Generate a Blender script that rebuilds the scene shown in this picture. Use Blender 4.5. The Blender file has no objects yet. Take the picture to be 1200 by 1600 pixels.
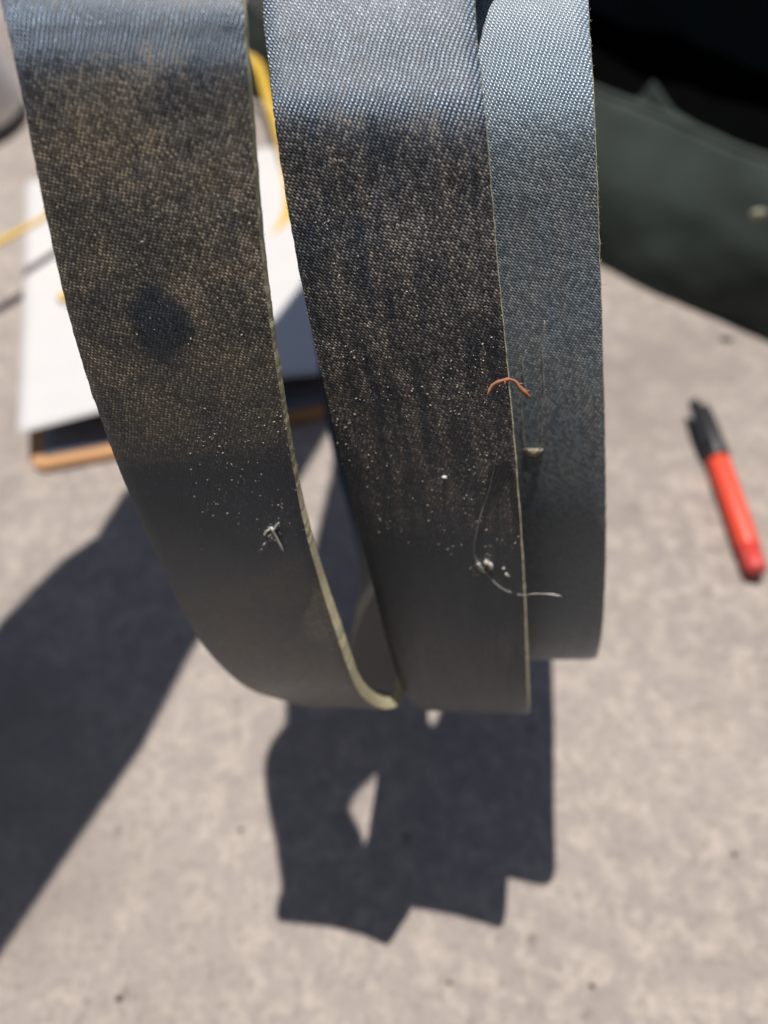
import bpy, bmesh, math, random
import numpy as np
from mathutils import Vector, Matrix
from mathutils.bvhtree import BVHTree
from mathutils import noise as mn

random.seed(7)
rng = np.random.default_rng(7)
S = bpy.context.scene
COL = S.collection
R = math.radians

# ------------------------------------------------------------------ camera, sky, sun, exposure
CAM_H, PITCH, FPX = 0.48, R(55.0), 1230.0      # focal length in pixels of the 1200x1600 photograph
cam = bpy.data.cameras.new("camera")
cam_o = bpy.data.objects.new("camera", cam)
COL.objects.link(cam_o)
cam_o.location = (0, 0, CAM_H)
cam_o.rotation_euler = (R(90) - PITCH, 0, 0)
cam.sensor_fit = 'VERTICAL'
cam.sensor_height = 36.0
cam.sensor_width = 27.0
cam.lens = 36.0 * FPX / 1600.0
cam.clip_start, cam.clip_end = 0.01, 200.0
cam.dof.use_dof = True
cam.dof.focus_distance = 0.205
cam.dof.aperture_fstop = 5.8
S.camera = cam_o

SUN_EL, SUN_AZ = R(76.0), R(-13.0)               # azimuth measured from +Y towards +X
sun_dir = Vector((math.sin(SUN_AZ) * math.cos(SUN_EL), math.cos(SUN_AZ) * math.cos(SUN_EL), math.sin(SUN_EL)))
w = bpy.data.worlds.new("World")
S.world = w
w.use_nodes = True
nt = w.node_tree
sky = nt.nodes.new("ShaderNodeTexSky")
sky.sky_type = 'NISHITA'
sky.sun_disc = False
sky.sun_elevation = SUN_EL
sky.sun_rotation = SUN_AZ
sky.air_density, sky.dust_density, sky.ozone_density = 1.0, 0.6, 1.2
nt.links.new(sky.outputs[0], nt.nodes["Background"].inputs[0])
nt.nodes["Background"].inputs[1].default_value = 0.075
sl = bpy.data.lights.new("sun", 'SUN')
sl.energy, sl.angle, sl.color = 4.6, R(0.5), (1.0, 0.955, 0.90)
so = bpy.data.objects.new("sun", sl)
COL.objects.link(so)
so.rotation_euler = (-sun_dir).to_track_quat('-Z', 'Y').to_euler()
S.view_settings.view_transform = 'Standard'
S.view_settings.look = 'None'
S.view_settings.exposure = 0.0
S.view_settings.gamma = 1.0
S.cycles.use_denoising = True
S.cycles.max_bounces = 6

# ------------------------------------------------------------------ helpers
Fv = Vector((0, math.cos(PITCH), -math.sin(PITCH)))
Uv = Vector((0, math.sin(PITCH), math.cos(PITCH)))
Xv = Vector((1, 0, 0))
EYE = Vector((0, 0, CAM_H))

def ray(px, py):
    return Fv + Xv * ((px - 600) / FPX) + Uv * ((800 - py) / FPX)

def P(px, py, d):
    "a measured point of the photograph at a measured depth -> world"
    return EYE + ray(px, py) * d

def G(px, py, z=0.0):
    "a measured point of the photograph lying at height z"
    r = ray(px, py)
    return EYE + r * ((z - CAM_H) / r.z)

def tag(o, label=None, cat=None, group=None, kind=None):
    for k, v in (("label", label), ("category", cat), ("group", group), ("kind", kind)):
        if v: o[k] = v
    return o

def link(name, me, mat=None, parent=None, smooth=True):
    o = bpy.data.objects.new(name, me)
    COL.objects.link(o)
    if mat: me.materials.append(mat)
    if smooth: me.polygons.foreach_set("use_smooth", [True] * len(me.polygons))
    if parent:
        o.parent = parent
        o.matrix_parent_inverse = parent.matrix_world.inverted()
    return o

def obj(name, verts, faces, mat=None, parent=None, smooth=True):
    me = bpy.data.meshes.new(name)
    me.from_pydata([tuple(v) for v in verts], [], faces)
    me.update()
    return link(name, me, mat, parent, smooth)

def from_bm(name, bm, mat=None, parent=None, smooth=True):
    me = bpy.data.meshes.new(name)
    bmesh.ops.recalc_face_normals(bm, faces=bm.faces)
    bm.to_mesh(me); bm.free()
    return link(name, me, mat, parent, smooth)

def empty(name, loc):
    o = bpy.data.objects.new(name, None)
    COL.objects.link(o)
    o.location = loc
    o.empty_display_size = 0.02
    bpy.context.view_layer.update()
    return o

def spline(pts, n_out=None, step=None):
    "natural cubic spline through points (any dimension), resampled evenly by arc length"
    p = np.array(pts, float)
    t = np.concatenate([[0], np.cumsum(np.sqrt(np.linalg.norm(np.diff(p, axis=0), axis=1)) + 1e-9)])
    n = len(p); h = np.diff(t)
    A = np.zeros((n, n)); b = np.zeros_like(p)
    A[0, 0] = A[-1, -1] = 1
    for i in range(1, n - 1):
        A[i, i - 1], A[i, i], A[i, i + 1] = h[i - 1], 2 * (h[i - 1] + h[i]), h[i]
        b[i] = 6 * ((p[i + 1] - p[i]) / h[i] - (p[i] - p[i - 1]) / h[i - 1])
    m = np.linalg.solve(A, b)
    def ev(x):
        i = np.clip(np.searchsorted(t, x) - 1, 0, n - 2)
        dx, e = x - t[i], t[i + 1] - x
        hi = h[i][:, None]; dx = dx[:, None]; e = e[:, None]
        return (m[i] * e**3 + m[i + 1] * dx**3) / (6 * hi) + (p[i] / hi - m[i] * hi / 6) * e + (p[i + 1] / hi - m[i + 1] * hi / 6) * dx
    x = np.linspace(t[0], t[-1], 3000)
    y = ev(x)
    s = np.concatenate([[0], np.cumsum(np.linalg.norm(np.diff(y, axis=0), axis=1))])
    if n_out is None: n_out = max(4, int(s[-1] / step))
    xs = np.interp(np.linspace(0, s[-1], n_out), s, x)
    return ev(xs)

def tube(pts, rad, k=8, caps=True):
    "verts, faces of a tube along points; rad is a number or one per point"
    p = [Vector(q) for q in pts]; n = len(p)
    rr = [rad] * n if isinstance(rad, (int, float)) else rad
    V, Fc = [], []
    up = None
    for i in range(n):
        t = (p[min(i + 1, n - 1)] - p[max(i - 1, 0)]).normalized()
        if up is None:
            up = t.orthogonal().normalized()
        up = (up - t * up.dot(t)).normalized()
        s = t.cross(up)
        for j in range(k):
            a = 2 * math.pi * j / k
            V.append(p[i] + (up * math.cos(a) + s * math.sin(a)) * rr[i])
    for i in range(n - 1):
        for j in range(k):
            Fc.append((i * k + j, i * k + (j + 1) % k, (i + 1) * k + (j + 1) % k, (i + 1) * k + j))
    if caps:
        Fc.append(tuple(range(k - 1, -1, -1)))
        Fc.append(tuple((n - 1) * k + j for j in range(k)))
    return V, Fc

# ------------------------------------------------------------------ materials
class NT:
    "small builder for node materials"
    def __init__(s, name):
        s.m = bpy.data.materials.new(name); s.m.use_nodes = True
        s.t = s.m.node_tree; s.b = s.t.nodes["Principled BSDF"]
    def n(s, typ, **kw):
        nd = s.t.nodes.new("ShaderNode" + typ)
        for k, v in kw.items(): setattr(nd, k, v)
        return nd
    def l(s, a, b): s.t.links.new(a, b)
    def val(s, sock, v):
        if hasattr(v, "is_output") or isinstance(v, bpy.types.NodeSocket): s.l(v, sock)
        else: sock.default_value = v
    def math(s, op, a, b=None, c=None, clamp=False):
        nd = s.n("Math", operation=op); nd.use_clamp = clamp
        s.val(nd.inputs[0], a)
        if b is not None: s.val(nd.inputs[1], b)
        if c is not None: s.val(nd.inputs[2], c)
        return nd.outputs[0]
    def noise(s, vec, scale, detail=3.0, rough=0.55, dist=0.0):
        nd = s.n("TexNoise"); s.l(vec, nd.inputs["Vector"])
        nd.inputs["Scale"].default_value = scale; nd.inputs["Detail"].default_value = detail
        nd.inputs["Roughness"].default_value = rough; nd.inputs["Distortion"].default_value = dist
        return nd.outputs[0]
    def ramp(s, f, lo, hi):
        nd = s.n("MapRange", interpolation_type='SMOOTHSTEP'); s.val(nd.inputs[0], f)
        nd.inputs[1].default_value, nd.inputs[2].default_value = lo, hi
        return nd.outputs[0]
    def mix(s, f, a, b):
        nd = s.n("Mix", data_type='RGBA'); s.val(nd.inputs[0], f)
        for sock, v in ((nd.inputs[6], a), (nd.inputs[7], b)):
            if isinstance(v, tuple): sock.default_value = (*v, 1.0)
            else: s.l(v, sock)
        return nd.outputs[2]
    def map(s, vec, scale):
        nd = s.n("Mapping"); s.l(vec, nd.inputs[0]); nd.inputs["Scale"].default_value = scale
        return nd.outputs[0]
    def bump(s, h, strength, dist, prev=None):
        nd = s.n("Bump"); s.val(nd.inputs["Height"], h)
        nd.inputs["Strength"].default_value = strength; nd.inputs["Distance"].default_value = dist
        if prev: s.l(prev, nd.inputs["Normal"])
        return nd.outputs[0]
    def set(s, **kw):
        for k, v in kw.items():
            sock = s.b.inputs[k.replace("_", " ")]
            if isinstance(v, tuple): sock.default_value = (*v, 1.0) if len(v) == 3 else v
            else: s.val(sock, v)
        return s.m

def plain(name, col, rough=0.5, var=0.15, nscale=60.0, metal=0.0, bump=0.0, spec=0.5):
    M = NT(name)
    co = M.n("TexCoord").outputs["Object"]
    f = M.noise(co, nscale, 4.0)
    c = M.mix(f, tuple(x * (1 - var) for x in col), tuple(min(1, x * (1 + var)) for x in col))
    M.set(Base_Color=c, Roughness=rough, Metallic=metal, Specular_IOR_Level=spec)
    if bump: M.set(Normal=M.bump(M.noise(co, nscale * 3, 3.0), bump, 0.001))
    return M.m

def concrete_material():
    M = NT("concrete")
    co = M.n("TexCoord").outputs["Object"]
    big = M.noise(co, 5.0, 5.0, 0.6)
    mid = M.noise(co, 62.0, 6.0, 0.68, 0.5)
    fine = M.noise(co, 190.0, 5.0, 0.75)
    c = M.mix(M.ramp(big, 0.3, 0.7), (0.298, 0.254, 0.225), (0.372, 0.318, 0.282))
    c = M.mix(M.math('MULTIPLY', M.ramp(mid, 0.42, 0.66), 0.75), c, (0.51, 0.432, 0.372))
    c = M.mix(M.math('MULTIPLY', M.ramp(fine, 0.48, 0.68), 0.65), c, (0.19, 0.155, 0.135))
    pits = M.n("TexVoronoi", feature='F1'); M.l(co, pits.inputs["Vector"]); pits.inputs["Scale"].default_value = 55.0
    pm = M.math('MULTIPLY', M.ramp(pits.outputs["Distance"], 0.22, 0.08), M.ramp(M.noise(co, 14.0, 2.0), 0.52, 0.62))
    c = M.mix(M.math('MULTIPLY', pm, 0.6), c, (0.15, 0.13, 0.12))
    # trodden-in brown dirt, in broad patches
    dirt = M.ramp(M.noise(co, 2.3, 4.0, 0.6), 0.46, 0.66)
    c = M.mix(M.math('MULTIPLY', dirt, M.math('MULTIPLY_ADD', mid, .4, .50)), c, (0.17, 0.135, 0.115))
    rough = M.math('MULTIPLY_ADD', mid, 0.35, 0.5)
    nrm = M.bump(fine, 0.35, 0.001)
    nrm = M.bump(mid, 0.3, 0.003, nrm)
    nrm = M.bump(M.math('MULTIPLY', pm, -1.0), 0.5, 0.002, nrm)
    return M.set(Base_Color=c, Roughness=rough, Normal=nrm)

def belt_material(name, dust_col, dust_amt, pitch, seed, smudge=None, stripe=0.5, base=((0.010, 0.0098, 0.010), (0.030, 0.028, 0.027)), spec=1.0, tint=(0.56, 0.75, 1.0), clean=(0.09, 0.006), film=0.4, even=0.0, dark=(0.2, 0.235, 0.8)):
    "rubberised twill canvas: every thread crossing is a bump cell with its own shade; dust sits on the crowns"
    M = NT(name)
    uv = M.n("UVMap").outputs[0]
    off = M.n("VectorMath", operation='ADD'); M.l(uv, off.inputs[0]); off.inputs[1].default_value = (seed * 3.7, seed * 1.9, 0)
    q = off.outputs[0]
    wob = M.n("TexNoise"); M.l(q, wob.inputs["Vector"]); wob.inputs["Scale"].default_value = 70.0; wob.inputs["Detail"].default_value = 3.0
    wsub = M.n("VectorMath", operation='SUBTRACT'); M.l(wob.outputs["Color"], wsub.inputs[0]); wsub.inputs[1].default_value = (.5, .5, .5)
    wsc = M.n("VectorMath", operation='SCALE'); M.l(wsub.outputs[0], wsc.inputs[0]); wsc.inputs["Scale"].default_value = 0.0022
    wad = M.n("VectorMath", operation='ADD'); M.l(q, wad.inputs[0]); M.l(wsc.outputs[0], wad.inputs[1])
    rot = M.n("VectorRotate", rotation_type='Z_AXIS'); M.l(wad.outputs[0], rot.inputs["Vector"]); rot.inputs["Angle"].default_value = R(36)
    sep = M.n("SeparateXYZ"); M.l(rot.outputs[0], sep.inputs[0])
    a = M.math('DIVIDE', sep.outputs[0], pitch * 0.62)
    b = M.math('DIVIDE', sep.outputs[1], pitch * 1.05)
    ia = M.math('FLOOR', a)
    b2 = M.math('ADD', b, M.math('MULTIPLY', ia, 0.37))
    ib = M.math('FLOOR', b2)
    fa = M.math('SUBTRACT', a, ia); fb = M.math('SUBTRACT', b2, ib)
    par = lambda f: M.math('SUBTRACT', 1.0, M.math('POWER', M.math('ABSOLUTE', M.math('MULTIPLY_ADD', f, 2.0, -1.0)), 2.0))
    cell = M.math('MULTIPLY', par(fa), par(fb))
    cid = M.n("CombineXYZ"); M.l(ia, cid.inputs[0]); M.l(ib, cid.inputs[1])
    wn = M.n("TexWhiteNoise", noise_dimensions='2D'); M.l(cid.outputs[0], wn.inputs["Vector"])
    rnd = wn.outputs["Value"]
    # wear: long streaks along the belt, blotches, fine grain
    streak = M.noise(M.map(q, (1.0, 0.12, 1.0)), 260.0, 4.0, 0.6)
    blotch = M.noise(q, 55.0, 5.0, 0.65)
    grain = M.noise(q, 1500.0, 2.0, 0.6)
    d = M.math('ADD', M.math('MULTIPLY', M.ramp(streak, 0.36, 0.68), stripe), M.math('MULTIPLY', M.ramp(blotch, 0.36, 0.66), 1.0 - stripe))
    if even: d = M.math('MULTIPLY_ADD', d, 1.0 - even, even * .8)
    if smudge:
        su, sv, sr = smudge
        dist = M.n("VectorMath", operation='DISTANCE'); M.l(uv, dist.inputs[0]); dist.inputs[1].default_value = (su, sv, 0)
        k = M.ramp(M.math('ADD', dist.outputs["Value"], M.math('MULTIPLY', M.math('SUBTRACT', blotch, 0.5), sr * 1.6)), sr * 0.75, sr * 1.35)
        d = M.math('MULTIPLY', d, M.math('MULTIPLY_ADD', k, 0.97, 0.03))
    # less dust in the upper stretch, and in a band lower down
    suv = M.n("SeparateXYZ"); M.l(uv, suv.inputs[0])
    vv_ = M.math('ADD', suv.outputs[1], M.math('MULTIPLY', M.math('ADD', M.math('SUBTRACT', blotch, 0.5), M.math('MULTIPLY', M.math('SUBTRACT', streak, 0.5), .8)), 0.014))
    k0 = M.ramp(vv_, clean[0] + clean[1], clean[0] - clean[1])
    d = M.math('MULTIPLY', d, M.math('MULTIPLY_ADD', k0, -0.8, 1.0))
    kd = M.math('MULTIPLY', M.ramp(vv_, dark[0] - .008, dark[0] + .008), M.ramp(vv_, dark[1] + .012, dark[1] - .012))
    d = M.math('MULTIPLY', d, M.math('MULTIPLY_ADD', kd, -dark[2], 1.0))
    crown = M.math('MULTIPLY', M.ramp(cell, 0.25, 0.85), M.math('POWER', rnd, 2.2))
    dm = M.math('MULTIPLY', M.math('MULTIPLY', d, dust_amt), M.math('ADD', crown, M.math('MULTIPLY', M.ramp(grain, 0.42, 0.72), 0.34)), clamp=True)
    spark = M.math('MULTIPLY', M.ramp(cell, 0.55, 0.8), M.math('GREATER_THAN', rnd, 0.972))
    dm = M.math('MAXIMUM', dm, M.math('MULTIPLY', spark, M.math('MULTIPLY_ADD', d, 0.6, 0.25)))
    c = M.mix(rnd, base[0], base[1])
    c = M.mix(M.math('MULTIPLY', d, film), c, tuple(x * .42 for x in dust_col))
    c = M.mix(dm, c, dust_col)
    rough = M.math('ADD', M.math('MULTIPLY_ADD', rnd, 0.12, 0.35), M.math('MULTIPLY', dm, 0.35), clamp=True)
    hgt = M.math('MULTIPLY', cell, M.math('MULTIPLY_ADD', rnd, 0.35, 0.7))
    nrm = M.bump(hgt, 0.62, 0.00030)
    nrm = M.bump(grain, 0.3, 0.00007, nrm)
    return M.set(Base_Color=c, Roughness=rough, Normal=nrm, Specular_IOR_Level=spec, Specular_Tint=(*tint, 1.0), IOR=1.7,
                 Coat_Weight=M.math('MULTIPLY_ADD', dm, -0.4, 0.42, clamp=True), Coat_Roughness=0.36, Coat_IOR=1.5,
                 Coat_Normal=M.bump(hgt, 0.26, 0.00022))

def paper_material():
    M = NT("paper")
    co = M.n("TexCoord").outputs["Object"]
    c = M.mix(M.noise(co, 30.0, 3.0), (0.60, 0.58, 0.57), (0.66, 0.64, 0.63))
    return M.set(Base_Color=c, Roughness=0.75, Normal=M.bump(M.noise(co, 900, 2), 0.1, 0.0005), Specular_IOR_Level=0.2)

m_concrete = concrete_material()
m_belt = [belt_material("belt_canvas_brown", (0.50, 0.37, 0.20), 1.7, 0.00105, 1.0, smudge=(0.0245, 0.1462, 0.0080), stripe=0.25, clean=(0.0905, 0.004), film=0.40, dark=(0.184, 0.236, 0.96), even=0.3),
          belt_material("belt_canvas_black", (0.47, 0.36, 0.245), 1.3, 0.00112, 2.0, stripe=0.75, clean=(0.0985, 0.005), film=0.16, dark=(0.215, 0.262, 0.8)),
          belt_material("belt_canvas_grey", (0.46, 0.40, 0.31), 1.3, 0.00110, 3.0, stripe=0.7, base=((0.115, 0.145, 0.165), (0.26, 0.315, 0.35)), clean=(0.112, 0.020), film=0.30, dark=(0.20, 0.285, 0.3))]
m_edge = plain("raw_canvas_edge", (0.94, 0.73, 0.47), 0.9, 0.35, 900.0, bump=0.8, spec=0.1)
m_inner = plain("belt_inner_rubber", (0.030, 0.028, 0.024), 0.38, 0.3, 200.0, bump=0.2)
m_fibre = plain("cotton_fibre", (0.42, 0.34, 0.24), 0.8)
m_lint = plain("white_lint", (0.74, 0.70, 0.64), 0.8, spec=0.2)
m_dust = plain("pale_dust", (0.62, 0.54, 0.43), 0.8, 0.3, 2000.0, spec=0.2)
m_copper = plain("rust_brown_fibre", (0.42, 0.17, 0.09), 0.8)
m_hair = plain("dark_hair", (0.20, 0.15, 0.11), 0.4)
m_paper = paper_material()
m_board = plain("hardboard", (0.52, 0.27, 0.11), 0.55, 0.12, 40.0, bump=0.1)
m_steel = plain("dull_steel", (0.55, 0.55, 0.56), 0.35, 0.1, 80.0, metal=1.0)
m_red = plain("red_plastic", (0.86, 0.075, 0.03), 0.38, 0.03, 30.0)
m_black = plain("black_plastic", (0.022, 0.021, 0.024), 0.42, 0.2, 90.0)
m_yellow = plain("yellow_webbing", (0.72, 0.45, 0.035), 0.6, 0.1, 300.0, bump=0.3)
m_white = plain("white_plastic", (0.78, 0.78, 0.77), 0.35, 0.03, 20.0)
m_bag = plain("dark_green_canvas", (0.032, 0.044, 0.038), 0.75, 0.6, 18.0, bump=0.4, spec=0.35)
m_inner_shade = plain("inner_shade_black", (0.0022, 0.0024, 0.0024), 0.95, 0.2, 30.0, spec=0.0)  # near-black colour stands in for the shade inside the bag
m_wood = plain("shade_board_wood", (0.22, 0.15, 0.09), 0.8, 0.3, 25.0, bump=0.4)
m_wall = plain("added_wall_dark", (0.035, 0.026, 0.020), 0.85, 0.3, 6.0, bump=0.3)
m_grit = plain("dark_grit", (0.07, 0.05, 0.03), 0.9, 0.4, 300.0)

# ------------------------------------------------------------------ ground
n = 60
xs = np.linspace(-9, 9, n + 1)
V = [(x, y, 0.0) for y in xs for x in xs]
Fc = [(j * (n + 1) + i, j * (n + 1) + i + 1, (j + 1) * (n + 1) + i + 1, (j + 1) * (n + 1) + i) for j in range(n) for i in range(n)]
floor = obj("concrete_floor", V, Fc, m_concrete)
tag(floor, kind="structure")

# ------------------------------------------------------------------ the coiled belt
THK = 0.0052
# stations: (left edge px, right edge px, depth left, depth right); the belt runs down the front, round the
# bottom, up the back, over the top and on into the next loop
front_a = [((-8, -330), (285, -330), .194, .174), ((-20, -160), (337, -160), .174, .172),
           ((0, 0), (378, 0), .1660, .1643), ((12, 55), (381, 55), .1668, .1650), ((23, 105), (385, 105), .1684, .1664), ((42, 200), (392, 200), .1738, .1714),
           ((84, 400), (408, 400), .1880, .1840), ((137, 600), (434, 596), .2060, .2000), ((212, 800), (463, 766), .2325, .2215),
           ((255, 895), (480, 845), .253, .231), ((300, 985), (502, 922), .276, .244), ((340, 1038), (522, 985), .293, .253),
           ((392, 1080), (543, 1046), .309, .264), ((455, 1099), (563, 1088), .325, .277), ((520, 1102), (598, 1109), .341, .297),
           ((550, 1055), (628, 1096), .356, .312), ((566, 985), (640, 1030), .370, .328), ((570, 880), (655, 920), .392, .357),
           ((522, 700), (658, 730), .425, .403), ((487, 450), (620, 460), .450, .438), ((447, 200), (585, 200), .430, .420), ((420, 50), (563, 50), .392, .384),
           ((360, -60), (520, -60), .335, .328), ((272, -300), (500, -300), .245, .240)]
front_b = [((556, -330), (885, -330), .186, .180), ((452, -160), (776, -160), .1915, .1875),
           ((411, 0), (742, 0), .1881, .1851), ((420, 100), (750, 100), .1871, .1841), ((425, 155), (756, 155), .1868, .1837), ((431, 210), (761, 210), .1885, .1850), ((445, 300), (768, 300), .1940, .1900),
           ((462, 400), (776, 400), .200, .196), ((505, 600), (795, 600), .216, .211), ((553, 800), (811, 800), .243, .234),
           ((578, 900), (817, 900), .262, .250), ((603, 1000), (821, 1000), .286, .268), ((622, 1060), (823, 1065), .304, .282),
           ((645, 1103), (825, 1108), .322, .298), ((668, 1108), (826, 1114), .338, .314), ((682, 1075), (826, 1080), .354, .330),
           ((700, 960), (826, 965), .380, .358), ((692, 700), (822, 700), .420, .405), ((664, 450), (798, 450), .440, .428),
           ((686, 200), (820, 200), .425, .414), ((738, -50), (908, -50), .335, .328), ((790, -300), (1025, -300), .242, .238)]
front_c = [((700, -330), (968, -330), .222, .212), ((628, -160), (926, -160), .212, .203),
           ((616, 0), (919, 0), .2065, .1972), ((626, 100), (925, 100), .2060, .1966), ((636, 210), (930, 210), .2080, .1990),
           ((656, 400), (937, 400), .221, .212), ((680, 600), (943, 600), .240, .229), ((712, 800), (946, 800), .270, .256),
           ((728, 900), (945, 900), .291, .276), ((742, 980), (941, 978), .312, .296), ((752, 1022), (935, 1020), .330, .313),
           ((762, 1030), (928, 1030), .346, .330), ((772, 1000), (920, 1002), .362, .346), ((780, 900), (914, 900), .388, .373),
           ((778, 700), (905, 700), .424, .412), ((765, 450), (895, 450), .440, .430), ((755, 200), (892, 200), .425, .416),
           ((745, -50), (910, -50), .340, .334), ((700, -300), (930, -300), .248, .244)]
def edges(st):
    out = []
    for (l, r, dl, dr) in st:
        L, Rr = P(l[0], l[1], dl), P(r[0], r[1], dr)
        out.append([*L, *Rr])
    return out
allst = [edges(front_a), edges(front_b), edges(front_c)]
def over(a, b, lift=0.02, fwd=0.02):
    "over the top from the back of one loop to the front of the next"
    m = 0.5 * (np.array(a) + np.array(b)); m[2] += lift; m[5] += lift; m[1] += fwd * 0; m[4] += fwd * 0
    return list(m)
pts, marks = [], []
for i in range(3):
    marks.append(len(pts))
    if i == 0:                                   # the other loose end, laid back over the added peg
        pts.append(list(np.array(allst[0][0]) + np.array([.040, .045, .014, .040, .04, .014])))
    pts += allst[i]
    nxt = allst[(i + 1) % 3][0]
    if i < 2:
        pts.append(over(allst[i][-1], nxt, 0.030))
    else:                                        # the loose end is laid over the added peg
        pts.append(over(allst[2][-1], allst[2][0], 0.030))
arr = np.array(pts)
for i in range(3):
    ws = [np.linalg.norm(np.array(e[3:]) - np.array(e[:3])) * 1000 for e in allst[i]]
    print("belt widths mm", i, [round(float(x), 1) for x in ws])

def ribbon(points, seed, v0=0.0, step=0.0010, nu=26):
    e = spline(points, step=step)
    L, Rr = e[:, :3].copy(), e[:, 3:].copy()
    C = 0.5 * (L + Rr); B = Rr - L
    T = np.gradient(C, axis=0)
    T /= np.linalg.norm(T, axis=1)[:, None]
    Bn = B / np.linalg.norm(B, axis=1)[:, None]
    N = np.cross(T, Bn); N /= np.linalg.norm(N, axis=1)[:, None]
    r = np.random.default_rng(seed)
    k = len(C)
    def rag(a):
        x = r.normal(size=k); x = np.convolve(x, np.ones(3) / 3, 'same')
        return x[:, None] * a
    L = L + Bn * rag(0.00010); Rr = Rr + Bn * rag(0.00010)
    arc = v0 + np.concatenate([[0], np.cumsum(np.linalg.norm(np.diff(C, axis=0), axis=1))])
    u = np.linspace(0, 1, nu)
    crown = -0.0005 * np.clip((np.abs(u - 0.5) * 2 - 0.9) / 0.1, 0, 1) ** 2      # the edges roll over a little
    outer = L[:, None] * (1 - u)[None, :, None] + Rr[:, None] * u[None, :, None] + N[:, None] * crown[None, :, None]
    ui = np.linspace(0, 1, 6)
    inner = L[:, None] * (1 - ui)[None, :, None] + Rr[:, None] * ui[None, :, None] - N[:, None] * THK
    W = float(np.mean(np.linalg.norm(B, axis=1)))
    return dict(outer=outer, inner=inner, arc=arc, u=u, ui=ui, W=W, N=N, B=Bn, T=T, L=L, R=Rr)

def grid_mesh(name, g, arc, u, W, mat, parent, flip=False):
    k, m = g.shape[:2]
    idx = np.arange(k * m).reshape(k, m)
    q = np.stack([idx[:-1, :-1], idx[:-1, 1:], idx[1:, 1:], idx[1:, :-1]], -1).reshape(-1, 4)
    if not flip: q = q[:, ::-1]
    me = bpy.data.meshes.new(name)
    me.from_pydata(g.reshape(-1, 3).tolist(), [], q.tolist())
    me.update()
    uvl = me.uv_layers.new(name="UVMap")
    co = np.stack(np.broadcast_arrays((u * W)[None, :], arc[:, None]), -1).reshape(-1, 2)
    li = np.empty(len(me.loops), int); me.loops.foreach_get("vertex_index", li)
    uvl.data.foreach_set("uv", co[li].astype(np.float32).ravel())
    return link(name, me, mat, parent)

belt = empty("drive_belt", P(600, -300, 0.2))
tag(belt, "long flat black canvas belt coiled into three dusty loops, hanging in front of the clipboard", "belt")
loops, rib = [], []
for i in range(3):
    a = marks[i]; b = marks[i + 1] if i < 2 else len(pts) - 1
    seg = pts[a:b + 1]
    rb = ribbon(seg, 10 + i)
    st0 = next(t for t in (front_a, front_b, front_c)[i] if t[0][1] == 0)
    mid0 = np.array((P(*st0[0], st0[2]) + P(*st0[1], st0[3])) / 2)
    k0 = int(np.linalg.norm((rb["L"] + rb["R"]) / 2 - mid0, axis=1)[:len(rb["arc"]) // 2].argmin())
    rb["arc"] = rb["arc"] - rb["arc"][k0] + (0.078, 0.070, 0.0705)[i]      # wear marks are measured from here
    rib.append(rb)
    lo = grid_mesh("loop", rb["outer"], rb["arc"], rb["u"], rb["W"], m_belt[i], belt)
    tag(lo, ["left loop, browner and dustier, with a dark round smudge", "middle loop, black with pale dust streaks",
             "right loop, bluish grey and partly hidden by the middle one"][i])
    loops.append(lo)
    inn = grid_mesh("inner_face", rb["inner"], rb["arc"], rb["ui"], rb["W"], m_inner, lo, flip=True)
    for side in (0, -1):
        o_, i_ = rb["outer"][:, side], rb["inner"][:, side]
        bul = rb["B"] * (0.00025 if side else -0.00025)
        g = np.stack([o_, o_ * .75 + i_ * .25 + bul, o_ * .25 + i_ * .75 + bul, i_], 1)
        grid_mesh("raw_edge", g, rb["arc"], np.linspace(0, .06, 4), rb["W"], m_edge, lo, flip=(side == 0))

# trees for dropping lint on the belt surface
def bvh_of(o):
    me = o.data
    return BVHTree.FromPolygons([o.matrix_world @ v.co for v in me.vertices], [tuple(p.vertices) for p in me.polygons])
bpy.context.view_layer.update()
trees = [bvh_of(o) for o in loops]
def hit(px, py):
    best = None
    d = ray(px, py).normalized()
    for i, t in enumerate(trees):
        h = t.ray_cast(EYE, d)
        if h[0] is not None and (best is None or h[3] < best[2]):
            nn = h[1] if h[1].dot(d) < 0 else -h[1]
            best = (h[0], nn, h[3], i)
    return best

# loose fibres along the raw edges and dust grains on the face: uncountable, one part per loop
for i, rb in enumerate(rib):
    V, Fc = [], []
    k = len(rb["arc"])
    vis = int(k * 0.62)
    for _ in range(420):
        j = int(rng.integers(5, vis)); right = rng.random() < .6
        p0 = Vector(rb["R" if right else "L"][j]) - Vector(rb["N"][j]) * float(rng.random() * THK * 0.7)
        out = Vector(rb["B"][j]) * (1 if right else -1)
        d = (out * float(.35 + rng.random()) + Vector(rb["T"][j]) * float(rng.normal() * .9) + Vector(rb["N"][j]) * float(rng.normal() * .5)).normalized()
        ln = float(0.0004 + 0.0010 * rng.random() ** 2.5)
        c = Vector(rng.normal(size=3)) * ln * .25
        vv, ff = tube([p0, p0 + d * ln * .5 + c, p0 + d * ln], [0.00006, 0.00005, 0.00002], 3)
        o = len(V); V += vv; Fc += [tuple(x + o for x in f) for f in ff]
    f = obj("loose_fibre", V, Fc, m_fibre, loops[i]); tag(f, kind="stuff")

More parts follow.
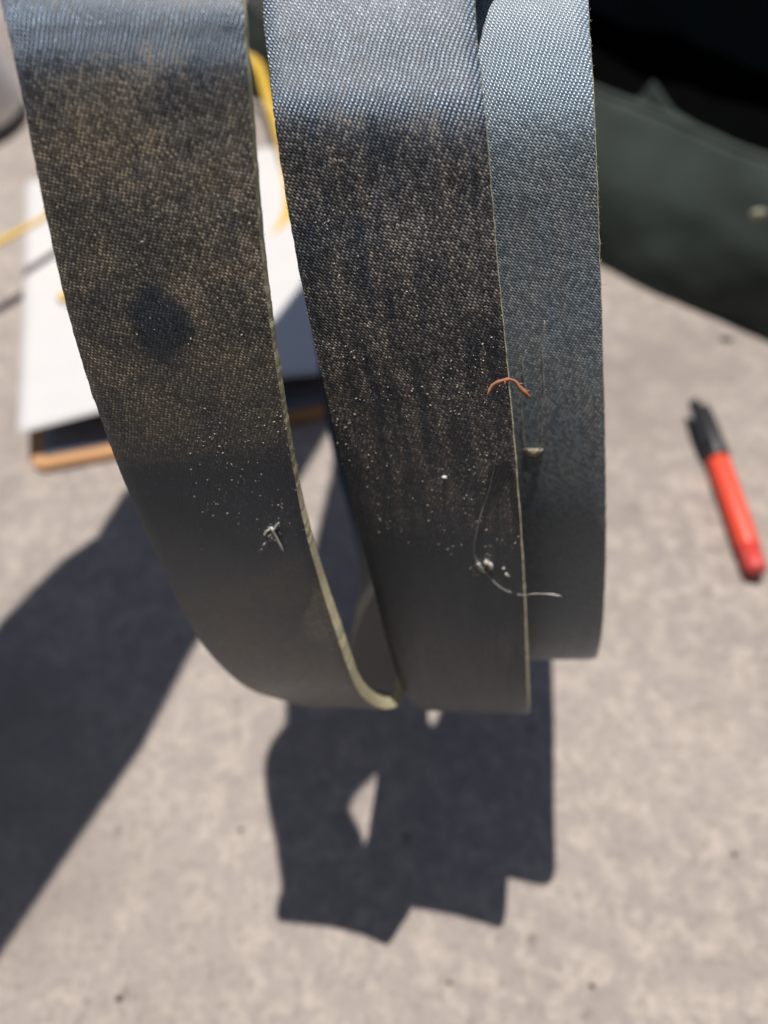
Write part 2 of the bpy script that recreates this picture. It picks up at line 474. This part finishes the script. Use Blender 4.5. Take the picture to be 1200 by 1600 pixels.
def flake(p, nrm, s, elong=1.0):
    "a tiny irregular crumb resting on a surface"
    t1 = nrm.orthogonal().normalized(); t1.rotate(Matrix.Rotation(random.random() * 6.28, 3, nrm)); t2 = nrm.cross(t1)
    V = []
    for a in range(5):
        r = s * random.uniform(.55, 1.0)
        an = a * 2 * math.pi / 5 + random.uniform(-.3, .3)
        V.append(p + t1 * math.cos(an) * r * elong + t2 * math.sin(an) * r)
    V.append(p + nrm * s * random.uniform(.5, .9) + t1 * s * random.uniform(-.3, .3))
    return V, [(0, 1, 5), (1, 2, 5), (2, 3, 5), (3, 4, 5), (4, 0, 5), (4, 3, 2, 1, 0)]

V, Fc = [], []
regions = [(0, 200, 460, 300, 540, 110), (0, 290, 470, 620, 870, 330), (1, 470, 790, 250, 560, 260), (1, 510, 810, 540, 860, 560), (1, 690, 815, 520, 880, 160), (1, 500, 560, 300, 700, 120)]
for (li, x0, x1, y0, y1, cnt) in regions:
    for _ in range(cnt * 3):
        qx, qy = random.uniform(x0, x1), random.uniform(y0, y1)
        if mn.noise(Vector((qx / 45, qy / 80, li * 5.0))) + random.uniform(-.35, .35) < 0.05: continue
        h = hit(qx, qy)
        if h is None or h[3] != li: continue
        s = 0.00006 + 0.00026 * random.random() ** 5
        vv, ff = flake(h[0], h[1], s, random.uniform(1, 1.8))
        o = len(V); V += vv; Fc += [tuple(x + o for x in f) for f in ff]
dust = obj("dust", V, Fc, m_dust, None, smooth=False)
tag(dust, "pale dust grains scattered over the left and middle loops of the black belt", "dust", kind="stuff")

def on_belt(pix, lift, li=None):
    out = []
    for px, py in pix:
        h = hit(px, py)
        if h: out.append(h[0] + h[1] * lift)
    return out

# ---- lint resting on the belt
t = on_belt([(424, 823), (430, 834), (436, 846), (443, 860)], 0.0003)
c = spline([tuple(x) for x in t], n_out=12)
V, Fc = tube([Vector(x) for x in c], [0.0004, .0005, .00045, .0004, .00038, .00036, .00034, .00034, .00034, .00033, .0003, .0002], 6)
for pix in ([(428, 828), (431, 822), (437, 815)], [(422, 826), (415, 832), (413, 836)]):
    q = on_belt(pix, 0.0003)
    vv, ff = tube([Vector(x) for x in spline([tuple(x) for x in q], n_out=7)], [.0003, .0003, .00028, .00026, .00022, .0002, .0001], 5)
    o = len(V); V += vv; Fc += [tuple(x + o for x in f) for f in ff]
for px, py, s in ((422, 825, .0007), (414, 833, .0004), (413, 850, .0004), (417, 848, .0003)):
    h = hit(px, py); vv, ff = flake(h[0], h[1], s); o = len(V); V += vv; Fc += [tuple(x + o for x in f) for f in ff]
def fuzz(cx, cy, spread, cnt):
    for _ in range(cnt):
        h = hit(cx + random.gauss(0, spread), cy + random.gauss(0, spread))
        if h is None: continue
        t1 = Vector((random.gauss(0, 1), random.gauss(0, 1), random.gauss(0, 1))).normalized()
        ln = random.uniform(.0006, .0018)
        vv, ff = tube([h[0] + h[1] * .0001, h[0] + (t1 * .5 + h[1] * .35) * ln, h[0] + (t1 + h[1] * .2) * ln], [.00006, .00005, .00003], 3)
        o = len(V); V.extend(vv); Fc.extend([tuple(x + o for x in f) for f in ff])
fuzz(428, 832, 6, 40)
tag(obj("lint_tuft", V, Fc, m_lint), "small white forked lint thread stuck near the right edge of the left belt loop", "lint")

V, Fc = [], []
for pix, r in (([(746, 879), (751, 885), (748, 889)], .0004), ([(757, 876), (763, 879), (768, 884), (766, 888)], .0005)):
    q = on_belt(pix, 0.0003)
    vv, ff = tube([Vector(x) for x in spline([tuple(x) for x in q], n_out=7)], [r * .9, r * 1.5, r * 1.2, r * 1.5, r * 1.3, r * 1.4, r * .7], 6)
    o = len(V); V += vv; Fc += [tuple(x + o for x in f) for f in ff]
for px, py, s in ((757, 894, .0008), (787, 888, .0006), (791, 897, .0009), (795, 900, .0005), (760, 875, .0006), (748, 881, .0006), (766, 884, .0007)):
    h = hit(px, py); vv, ff = flake(h[0], h[1], s); o = len(V); V += vv; Fc += [tuple(x + o for x in f) for f in ff]
fuzz(758, 884, 8, 35)
tag(obj("lint_crumbs", V, Fc, m_lint, smooth=False), "cluster of pale lint crumbs low on the middle belt loop", "lint")

hp = on_belt([(690, 739), (694, 745), (691, 752)], .0003)
V, Fc = flake(hp[1], (EYE - hp[1]).normalized(), .0009, 1.3)
tag(obj("chaff_flake", V, Fc, m_lint, smooth=False), "single pale chaff flake in the middle of the black middle loop", "flake")

# rust brown curl straddling the edge between the middle and right loops
q = [P(763, 613, .2075), P(770, 602, .2070), P(782, 596, .2062), P(796, 593, .2058), P(806, 597, .2062), P(813, 606, .2066), P(820, 613, .2070), P(828, 622, .2078)]
c = spline([tuple(x) for x in q], n_out=22)
V, Fc = tube([Vector(x) for x in c], [.0001 + (.00052 if j < 9 else .00058) * math.sin(math.pi * ((j % 11) + 1.2) / 13) ** .5 * random.uniform(.7, 1.15) for j in range(22)], 6)
for (a_, b_, r_) in ((c[2], P(760, 620, .2072), .00016), (c[14], P(818, 600, .2060), .00014), (c[18], P(829, 611, .2070), .00016), (c[8], P(789, 603, .2058), .0002)):
    a_ = Vector(a_)
    vv, ff = tube([a_, (a_ + b_) / 2 + Vector((0, 0, .0003)), b_], [r_ * 1.6, r_ * 1.2, r_ * .5], 5)
    o = len(V); V += vv; Fc += [tuple(x + o for x in f) for f in ff]
tag(obj("dry_leaf_curl", V, Fc, m_copper), "curled rust brown plant fibre caught on the edge of the middle loop", "plant fibre")

q = on_belt([(776, 708), (771, 735), (764, 765), (754, 795), (747, 820), (742, 845), (741, 862), (746, 876), (757, 890), (772, 908), (790, 921), (812, 928)], .00035)
q += [P(832, 928, .246), P(852, 928, .248), P(870, 930, .250), P(877, 932, .250)]
c = spline([tuple(x) for x in q], n_out=60)
V, Fc = tube([Vector(x) for x in c], [.0001] * 55 + [.00014, .0002, .00026, .0002, .0001], 5)
tag(obj("hair_strand", V, Fc, m_lint), "long thin curved hair lying across the lower middle loop", "hair")

# pale thread loop hanging on the right belt loop
q = on_belt([(851, 500), (848, 560), (850, 600), (847, 640), (847, 680), (845, 697), (834, 706), (822, 697), (818, 670), (816, 640), (821, 600), (817, 570), (822, 545)], .0005)
c = spline([tuple(x) for x in q], n_out=70)
V, Fc = tube([Vector(x) for x in c], [.0001 + .00005 * math.sin(j * .9) for j in range(70)], 5)
V2 = on_belt([(818, 701), (849, 701), (844, 708), (836, 713), (828, 712), (822, 707)], .00028)
o = len(V); V += V2; Fc.append(tuple(o + x for x in range(6)))
V3 = on_belt([(818, 701), (849, 701), (844, 708), (836, 713), (828, 712), (822, 707)], .00005)
o2 = len(V); V += V3
Fc += [(o + x, o2 + x, o2 + (x + 1) % 6, o + (x + 1) % 6) for x in range(6)]
tag(obj("thread_loop", V, Fc, m_dust), "pale U shaped thread hanging down the bluish right belt loop", "thread")

# ------------------------------------------------------------------ clipboard and papers
A, Bc, Cc = G(52, 742, .0), G(590, 640, .0), G(418, 240, .0)
ex = (Bc - A); ex.z = 0
CB_W = 0.232
ex.normalize(); ey = Vector((-ex.y, ex.x, 0))
CB_L = (Cc - A).dot(ey)
print("clipboard length", CB_L, "angle", math.degrees(math.atan2(ex.y, ex.x)), "width px-based", (Bc - A).length)
clip = empty("clipboard", A)
tag(clip, "brown hardboard clipboard lying on the concrete under white papers", "clipboard")
CBT = 0.006
def rounded_rect(w, l, r, n=6):
    pts = []
    for cx, cy, a0 in ((w - r, r, -90), (w - r, l - r, 0), (r, l - r, 90), (r, r, 180)):
        for k in range(n + 1):
            a = R(a0 + 90 * k / n); pts.append((cx + r * math.cos(a), cy + r * math.sin(a)))
    return pts
def slab(poly, z0, z1, bev=0.001):
    bm = bmesh.new()
    f = bm.faces.new([bm.verts.new((x, y, z0)) for x, y in poly])
    ext = bmesh.ops.extrude_face_region(bm, geom=[f])
    for v in [g for g in ext["geom"] if isinstance(g, bmesh.types.BMVert)]: v.co.z = z1
    bm.normal_update()
    es = [e for e in bm.edges if abs(e.verts[0].co.z - e.verts[1].co.z) < 1e-6]
    bmesh.ops.bevel(bm, geom=es, offset=bev, segments=2, affect='EDGES')
    return bm
MX = Matrix.Translation(A) @ Matrix(((ex.x, ey.x, 0, 0), (ex.y, ey.y, 0, 0), (0, 0, 1, 0), (0, 0, 0, 1)))
bm = slab(rounded_rect((Bc - A).length, CB_L, 0.012), 0.0005, CBT, 0.0015); bm.transform(MX)
from_bm("board", bm, m_board, clip, smooth=False)
bw = (Bc - A).length
bm = slab(rounded_rect(0.11, 0.035, 0.006), CBT + .001, CBT + .006, 0.001); bm.transform(MX @ Matrix.Translation((bw / 2 - .055, CB_L - .04, 0)))
cl = from_bm("clip", bm, m_steel, clip, smooth=False)
vv, ff = tube([MX @ Vector((bw / 2 - .05 + .1 * k / 8, CB_L - .012, CBT + .012)) for k in range(9)], .006, 10)
obj("spring", vv, ff, m_steel, cl)

def sheet(x0, x1, y0, y1, zf, name, label, mat=None):
    nx, ny = 30, 40
    V, V2 = [], []
    for j in range(ny + 1):
        for i in range(nx + 1):
            x = x0 + (x1 - x0) * i / nx; y = y0 + (y1 - y0) * j / ny
            V.append(MX @ Vector((x, y, zf(i / nx, j / ny))))
    Fq = [(j * (nx + 1) + i, j * (nx + 1) + i + 1, (j + 1) * (nx + 1) + i + 1, (j + 1) * (nx + 1) + i) for j in range(ny) for i in range(nx)]
    o = obj(name, V, Fq, mat or m_paper)
    md = o.modifiers.new("thickness", 'SOLIDIFY'); md.thickness = 0.00025; md.offset = 0
    tag(o, label, "paper", "papers on the clipboard")
    return o
sheet(0.004, bw - .010, 0.040, CB_L - .012, lambda u, v: CBT + .0018 + .008 * (1 - v) ** 2 * (1 - .4 * u) + .002 * math.sin(3 * u + 1) ** 2,
      "paper_sheet", "lower white paper sheet on the clipboard, its left margin showing")
sheet(-0.003, bw - .004, 0.019, CB_L - .010, lambda u, v: CBT + .0035 + .024 * (1 - v) ** 1.8 * (0.55 + .55 * math.sin(2.6 * u + .3)) + .003 * math.sin(2.6 * u + 2 * v) ** 2,
      "paper_sheet", "top white paper sheet on the clipboard with its near end curling up")

sheet(0.010, bw - .014, 0.011, CB_L - .03, lambda u, v: CBT + .0009, "shade_sheet", "added blue grey sheet standing in for shade under the white papers",
      plain("blue_grey_shade", (0.20, 0.23, 0.30), .7, .08, 40.0))  # the papers' bluish shade, put into the colour of an added sheet

# ------------------------------------------------------------------ yellow cord
q = [G(-120, 440, .045), G(-50, 404, .05), G(0, 377, .05), G(60, 345, .048), G(160, 270, .05), G(280, 140, .055), G(350, 88, .055), G(392, 92, .05),
     G(416, 140, .045), G(438, 215, .035), G(452, 290, .02), G(447, 340, .014), G(424, 380, .012), G(360, 425, .013), G(250, 455, .016), G(150, 468, .02), G(92, 462, .024)]
c = spline([tuple(x) for x in q], n_out=110)
# flat webbing: rectangular cross section
V, Fc = [], []
up = Vector((0, 0, 1))
cv = [Vector(x) for x in c]
for i, p in enumerate(cv):
    tt = (cv[min(i + 1, len(cv) - 1)] - cv[max(i - 1, 0)]).normalized()
    s = tt.cross(up).normalized(); nn = s.cross(tt)
    a = 0.35 * math.sin(i * .09)
    s2 = s * math.cos(a) + nn * math.sin(a); n2 = nn * math.cos(a) - s * math.sin(a)
    for dx, dz in ((-1, -1), (1, -1), (1, 1), (-1, 1)):
        V.append(p + s2 * dx * .0050 + n2 * dz * .001)
for i in range(len(cv) - 1):
    for j in range(4):
        Fc.append((i * 4 + j, i * 4 + (j + 1) % 4, i * 4 + 4 + (j + 1) % 4, i * 4 + 4 + j))
Fc += [(3, 2, 1, 0), tuple(len(V) - 4 + j for j in range(4))]
tag(obj("lanyard", V, Fc, m_yellow, smooth=False), "yellow flat lanyard looping loosely across the papers on the clipboard", "lanyard")

# ------------------------------------------------------------------ red marker
h0, h1 = G(1093, 634, .0095), G(1183, 896, .0095)
ax = (h1 - h0); LEN = ax.length; ax.normalize()
print("marker length", LEN)
side = Vector((ax.y, -ax.x, 0)); upz = Vector((0, 0, 1))
pen = empty("marker_pen", (h0 + h1) / 2 - Vector((0, 0, .008)))
tag(pen, "red marker pen with a black cap lying on the bare concrete", "marker")
def lathe(name, prof, mat, parent, k=24):
    V, Fc = [], []
    for s, r in prof:
        c0 = h0 + ax * s
        for j in range(k):
            a = 2 * math.pi * j / k
            V.append(c0 + (side * math.cos(a) + upz * math.sin(a)) * r)
    for i in range(len(prof) - 1):
        for j in range(k):
            Fc.append((i * k + j, i * k + (j + 1) % k, i * k + k + (j + 1) % k, i * k + k + j))
    Fc.append(tuple(range(k))); Fc.append(tuple(reversed(range(len(V) - k, len(V)))))
    o = obj(name, V, Fc, mat, parent)
    bm = bmesh.new(); bm.from_mesh(o.data); bmesh.ops.recalc_face_normals(bm, faces=bm.faces); bm.to_mesh(o.data); bm.free()
    return o
rb_ = 0.0082
lathe("barrel", [(.056, rb_ * .7), (.0565, rb_), (.060, rb_ * 1.02), (LEN - .022, rb_), (LEN - .0205, rb_ * .97)], m_red, pen)
lathe("end_plug", [(LEN - .0205, rb_ * .93), (LEN - .003, rb_ * .9), (LEN - .001, rb_ * .8), (LEN, rb_ * .5)], plain("red_plug", (0.62, 0.06, 0.05), .45), pen)
cp = lathe("cap", [(.004, rb_ * .5), (.0045, rb_ * .82), (.007, rb_ * .92), (.030, rb_ * 1.05), (.0545, rb_ * 1.1), (.0555, rb_ * 1.06)], m_black, pen)
bm = bmesh.new()
cs = [(.001, .0108, .004), (.006, .0116, .0045), (.03, .0122, .0042), (.046, .0112, .0038)]
rows = []
cdir = (side * .75 + upz * .66).normalized(); cside = ax.cross(cdir)
for s, r, wd in cs:
    base = h0 + ax * s
    rows.append([bm.verts.new(base + cdir * (r - .0022) - cside * wd), bm.verts.new(base + cdir * (r - .0022) + cside * wd),
                 bm.verts.new(base + cdir * (r + .0012) + cside * wd * .8), bm.verts.new(base + cdir * (r + .0012) - cside * wd * .8)])
for i in range(3):
    for j in range(4):
        bm.faces.new((rows[i][j], rows[i][(j + 1) % 4], rows[i + 1][(j + 1) % 4], rows[i + 1][j]))
bm.faces.new(rows[0]); bm.faces.new(rows[-1])
from_bm("pocket_clip", bm, m_black, cp, smooth=False)

# ------------------------------------------------------------------ dark open bag at the far right
p_r, p_l = Vector((.634, .313, 0)), Vector((-.156, .968, 0))
bx = (p_l - p_r); BL = bx.length; bx.normalize()
by = Vector((bx.y, -bx.x, 0))
if by.y < 0: by = -by
bag = empty("tool_bag", p_r)
tag(bag, "large dark green canvas bag standing open beyond the marker", "bag")
def bag_pt(s, d, z): return p_r + bx * s + by * d + Vector((0, 0, z))
def wall_grid(fn, nu, nv, name, mat, thick):
    V = [fn(i / nu, j / nv) for j in range(nv + 1) for i in range(nu + 1)]
    Fq = [(j * (nu + 1) + i, j * (nu + 1) + i + 1, (j + 1) * (nu + 1) + i + 1, (j + 1) * (nu + 1) + i) for j in range(nv) for i in range(nu)]
    o = obj(name, V, Fq, mat, bag)
    md = o.modifiers.new("thickness", 'SOLIDIFY'); md.thickness = thick; md.offset = -1
    return o
def crease(p, a): return a * mn.fractal(p * 7.0, 1.0, 2.0, 4)
def front(u, v):
    s = u * BL; z = v * .118 + .006 * math.sin(u * 9) * v
    bul = -.030 * (1 - v) ** 1.6 - .008 * math.sin(math.pi * v)
    p = bag_pt(s, bul + .03 * v ** 3, z)
    k = crease(p, .012)
    return p + by * k
wall_grid(front, 90, 24, "front_panel", m_bag, .004)
DEP = .42
def back(u, v):
    p = bag_pt(u * BL, DEP - .05 - .05 * max(0, v - .35) ** 1.3, v * .52)
    return p + by * crease(p, .01)
wall_grid(back, 60, 24, "shading_back_panel", m_bag, .004)  # bag's back, raised out of view to shade its inside
for side_s in (0.0, BL):
    def sidep(u, v, ss=side_s):
        p = bag_pt(ss, .01 + u * (DEP - .07), v * (.116 + .33 * u ** 2))
        return p + bx * crease(p, .01)
    wall_grid(sidep, 24, 16, "side_panel", m_bag, .004)
wall_grid(lambda u, v: bag_pt(.004 + u * (BL - .008), .004 + v * (DEP - .07), .03 + crease(bag_pt(u * BL, v * DEP, 0), .02)), 50, 30, "lining", m_inner_shade, .002)
fp = [P(945, 215, .80), P(1125, 255, .72), P(1100, 205, .735), P(1050, 175, .755), P(1018, 128, .775), P(1000, 150, .785), P(960, 185, .795)]
fp2 = [p + by * .004 for p in fp]; nf = len(fp)
obj("inner_flap", fp + fp2, [tuple(range(nf)), tuple(range(2 * nf - 1, nf - 1, -1))] + [(x, (x + 1) % nf, nf + (x + 1) % nf, nf + x) for x in range(nf)], m_bag, bag, smooth=False)
vv, ff = tube([front(i / 90, 1.0) + Vector((0, 0, .0015)) for i in range(91)], .0045, 8)
obj("rim_binding", vv, ff, m_bag, bag)
h = G(1185, 335, .075)
rr_ = ray(1186, 335); rp = EYE + rr_ * ((p_r - by * .036 - EYE).dot(by) / rr_.dot(by))
bm = bmesh.new(); bmesh.ops.create_uvsphere(bm, u_segments=14, v_segments=8, radius=.006)
bm.transform(Matrix.Translation(rp) @ Matrix.Diagonal((1.2, .6, .75, 1)))
from_bm("rivet", bm, plain("brass_rivet", (0.30, 0.28, .20), .35), bag)

# ------------------------------------------------------------------ white pot at the far left
pc = G(-58, 186, 0)
pot = empty("white_pot", pc)
tag(pot, "white plastic pot with a dark foot at the far left behind the clipboard", "pot")
def lathe_z(name, prof, mat, parent, c, k=40):
    V = [c + Vector((r * math.cos(2 * math.pi * j / k), r * math.sin(2 * math.pi * j / k), z)) for r, z in prof for j in range(k)]
    Fc = [(i * k + j, i * k + (j + 1) % k, i * k + k + (j + 1) % k, i * k + k + j) for i in range(len(prof) - 1) for j in range(k)]
    Fc.append(tuple(reversed(range(k))))
    return obj(name, V, Fc, mat, parent)
lathe_z("body", [(.056, .006), (.066, .008), (.074, .018), (.074, .03), (.062, .09), (.046, .17), (.044, .172), (.058, .09), (.068, .03), (.001, .028)], m_white, pot, pc)
lathe_z("foot", [(.048, .0005), (.052, .001), (.053, .006), (.050, .008), (.001, .008)], m_black, pot, pc)

# ------------------------------------------------------------------ grit on the floor
for k, (px, py, r, lab) in enumerate(((186, 1560, .0016, "dark brown crumb of grit on sunlit concrete at the lower left"),
                          (925, 1540, .0013, "dark crumb of grit on sunlit concrete right of the bright patch"),
                          (376, 1296, .0013, "greyish grit crumb on the sunlit strip left of the belt shadow"),
                          (702, 1535, .0012, "tiny dark grit crumb just below the belt shadow"),
                          (1148, 1335, .0014, "grit crumb on open concrete below the marker"))):
    c0 = G(px, py, r * .4)
    bm = bmesh.new(); bmesh.ops.create_icosphere(bm, subdivisions=2, radius=r)
    for v in bm.verts: v.co *= 1 + .35 * mn.noise(v.co * 700 + Vector((k * 9, 0, 0)))
    bm.transform(Matrix.Translation(c0) @ Matrix.Diagonal((1.2, 1, .6, 1)))
    tag(from_bm("grit", bm, m_grit), lab, "grit", "grit on the concrete")

# ------------------------------------------------------------------ added above the frame, to shade the floor and hold the belt
def shade_pt(px, py, z):
    g = G(px, py, 0)
    return g + sun_dir * (z / sun_dir.z)
bz = 0.62
outline = [(-190, 1230), (0, 972), (55, 915), (100, 872), (150, 838), (190, 772), (310, 660), (430, 550), (475, 475), (640, 210),
           (760, 300), (600, 520), (480, 715), (400, 860), (300, 1000), (222, 1150), (110, 1310), (0, 1472), (-190, 1740)]
poly = [shade_pt(px, py, bz) for px, py in outline]  # added board, outlined by the shade it should cast
bm = bmesh.new()
f = bm.faces.new([bm.verts.new(p) for p in poly])
ext = bmesh.ops.extrude_face_region(bm, geom=[f])
for v in [g for g in ext["geom"] if isinstance(g, bmesh.types.BMVert)]: v.co.z += .03
shade_board = from_bm("added_shade_board", bm, m_wood, None, smooth=False)
tag(shade_board, kind="structure")
crest = [np.array(pts[marks[1] - 1]), np.array(pts[marks[2] - 1]), np.array(pts[-1])]
for c_ in crest: print("crest", c_.round(3))
zc = min(c_[2] for c_ in crest) - THK - .009
yc = float(np.mean([(c_[1] + c_[4]) / 2 for c_ in crest[:2]])) - .028
V, Fc = tube([Vector((x, yc, zc)) for x in (-.075, -.02, .03, .075)], .0045, 16)
top = shade_pt(560, 430, bz)
plate = [shade_pt(px, py, bz) for px, py in ((560, 430), (640, 430), (640, 735), (620, 900), (640, 1080), (620, 1170), (555, 1235), (530, 1290), (437, 1290), (446, 1100), (484, 880), (517, 740))]  # added plate, outlined to fill out the belt's floor shadow
v2 = plate + [p + Vector((0, 0, .012)) for p in plate]
np_ = len(plate)
f2 = [tuple(reversed(range(np_))), tuple(range(np_, 2 * np_))] + [(x, (x + 1) % np_, np_ + (x + 1) % np_, np_ + x) for x in range(np_)]
sp = shade_pt(510, 1150, bz)
v3, f3 = tube([Vector((sp.x, yc, zc)), Vector((sp.x, yc + .01, bz))], .005, 12)
f2 = f2 + [tuple(x + len(v2) for x in f) for f in f3]; v2 = v2 + v3
o = len(V); V += v2; Fc += [tuple(x + o for x in f) for f in f2]
peg = obj("shade_plate_peg", V, Fc, m_steel); tag(peg, kind="structure")

# unseen wall added behind the viewer to darken the belt's reflections
bm = bmesh.new(); bmesh.ops.create_cube(bm, size=1.0)
bm.transform(Matrix.Translation((0, -.33, .85)) @ Matrix.Diagonal((7, .15, 1.7, 1)))
wl = from_bm("added_dark_wall", bm, m_wall, None, smooth=False)
tag(wl, kind="structure")
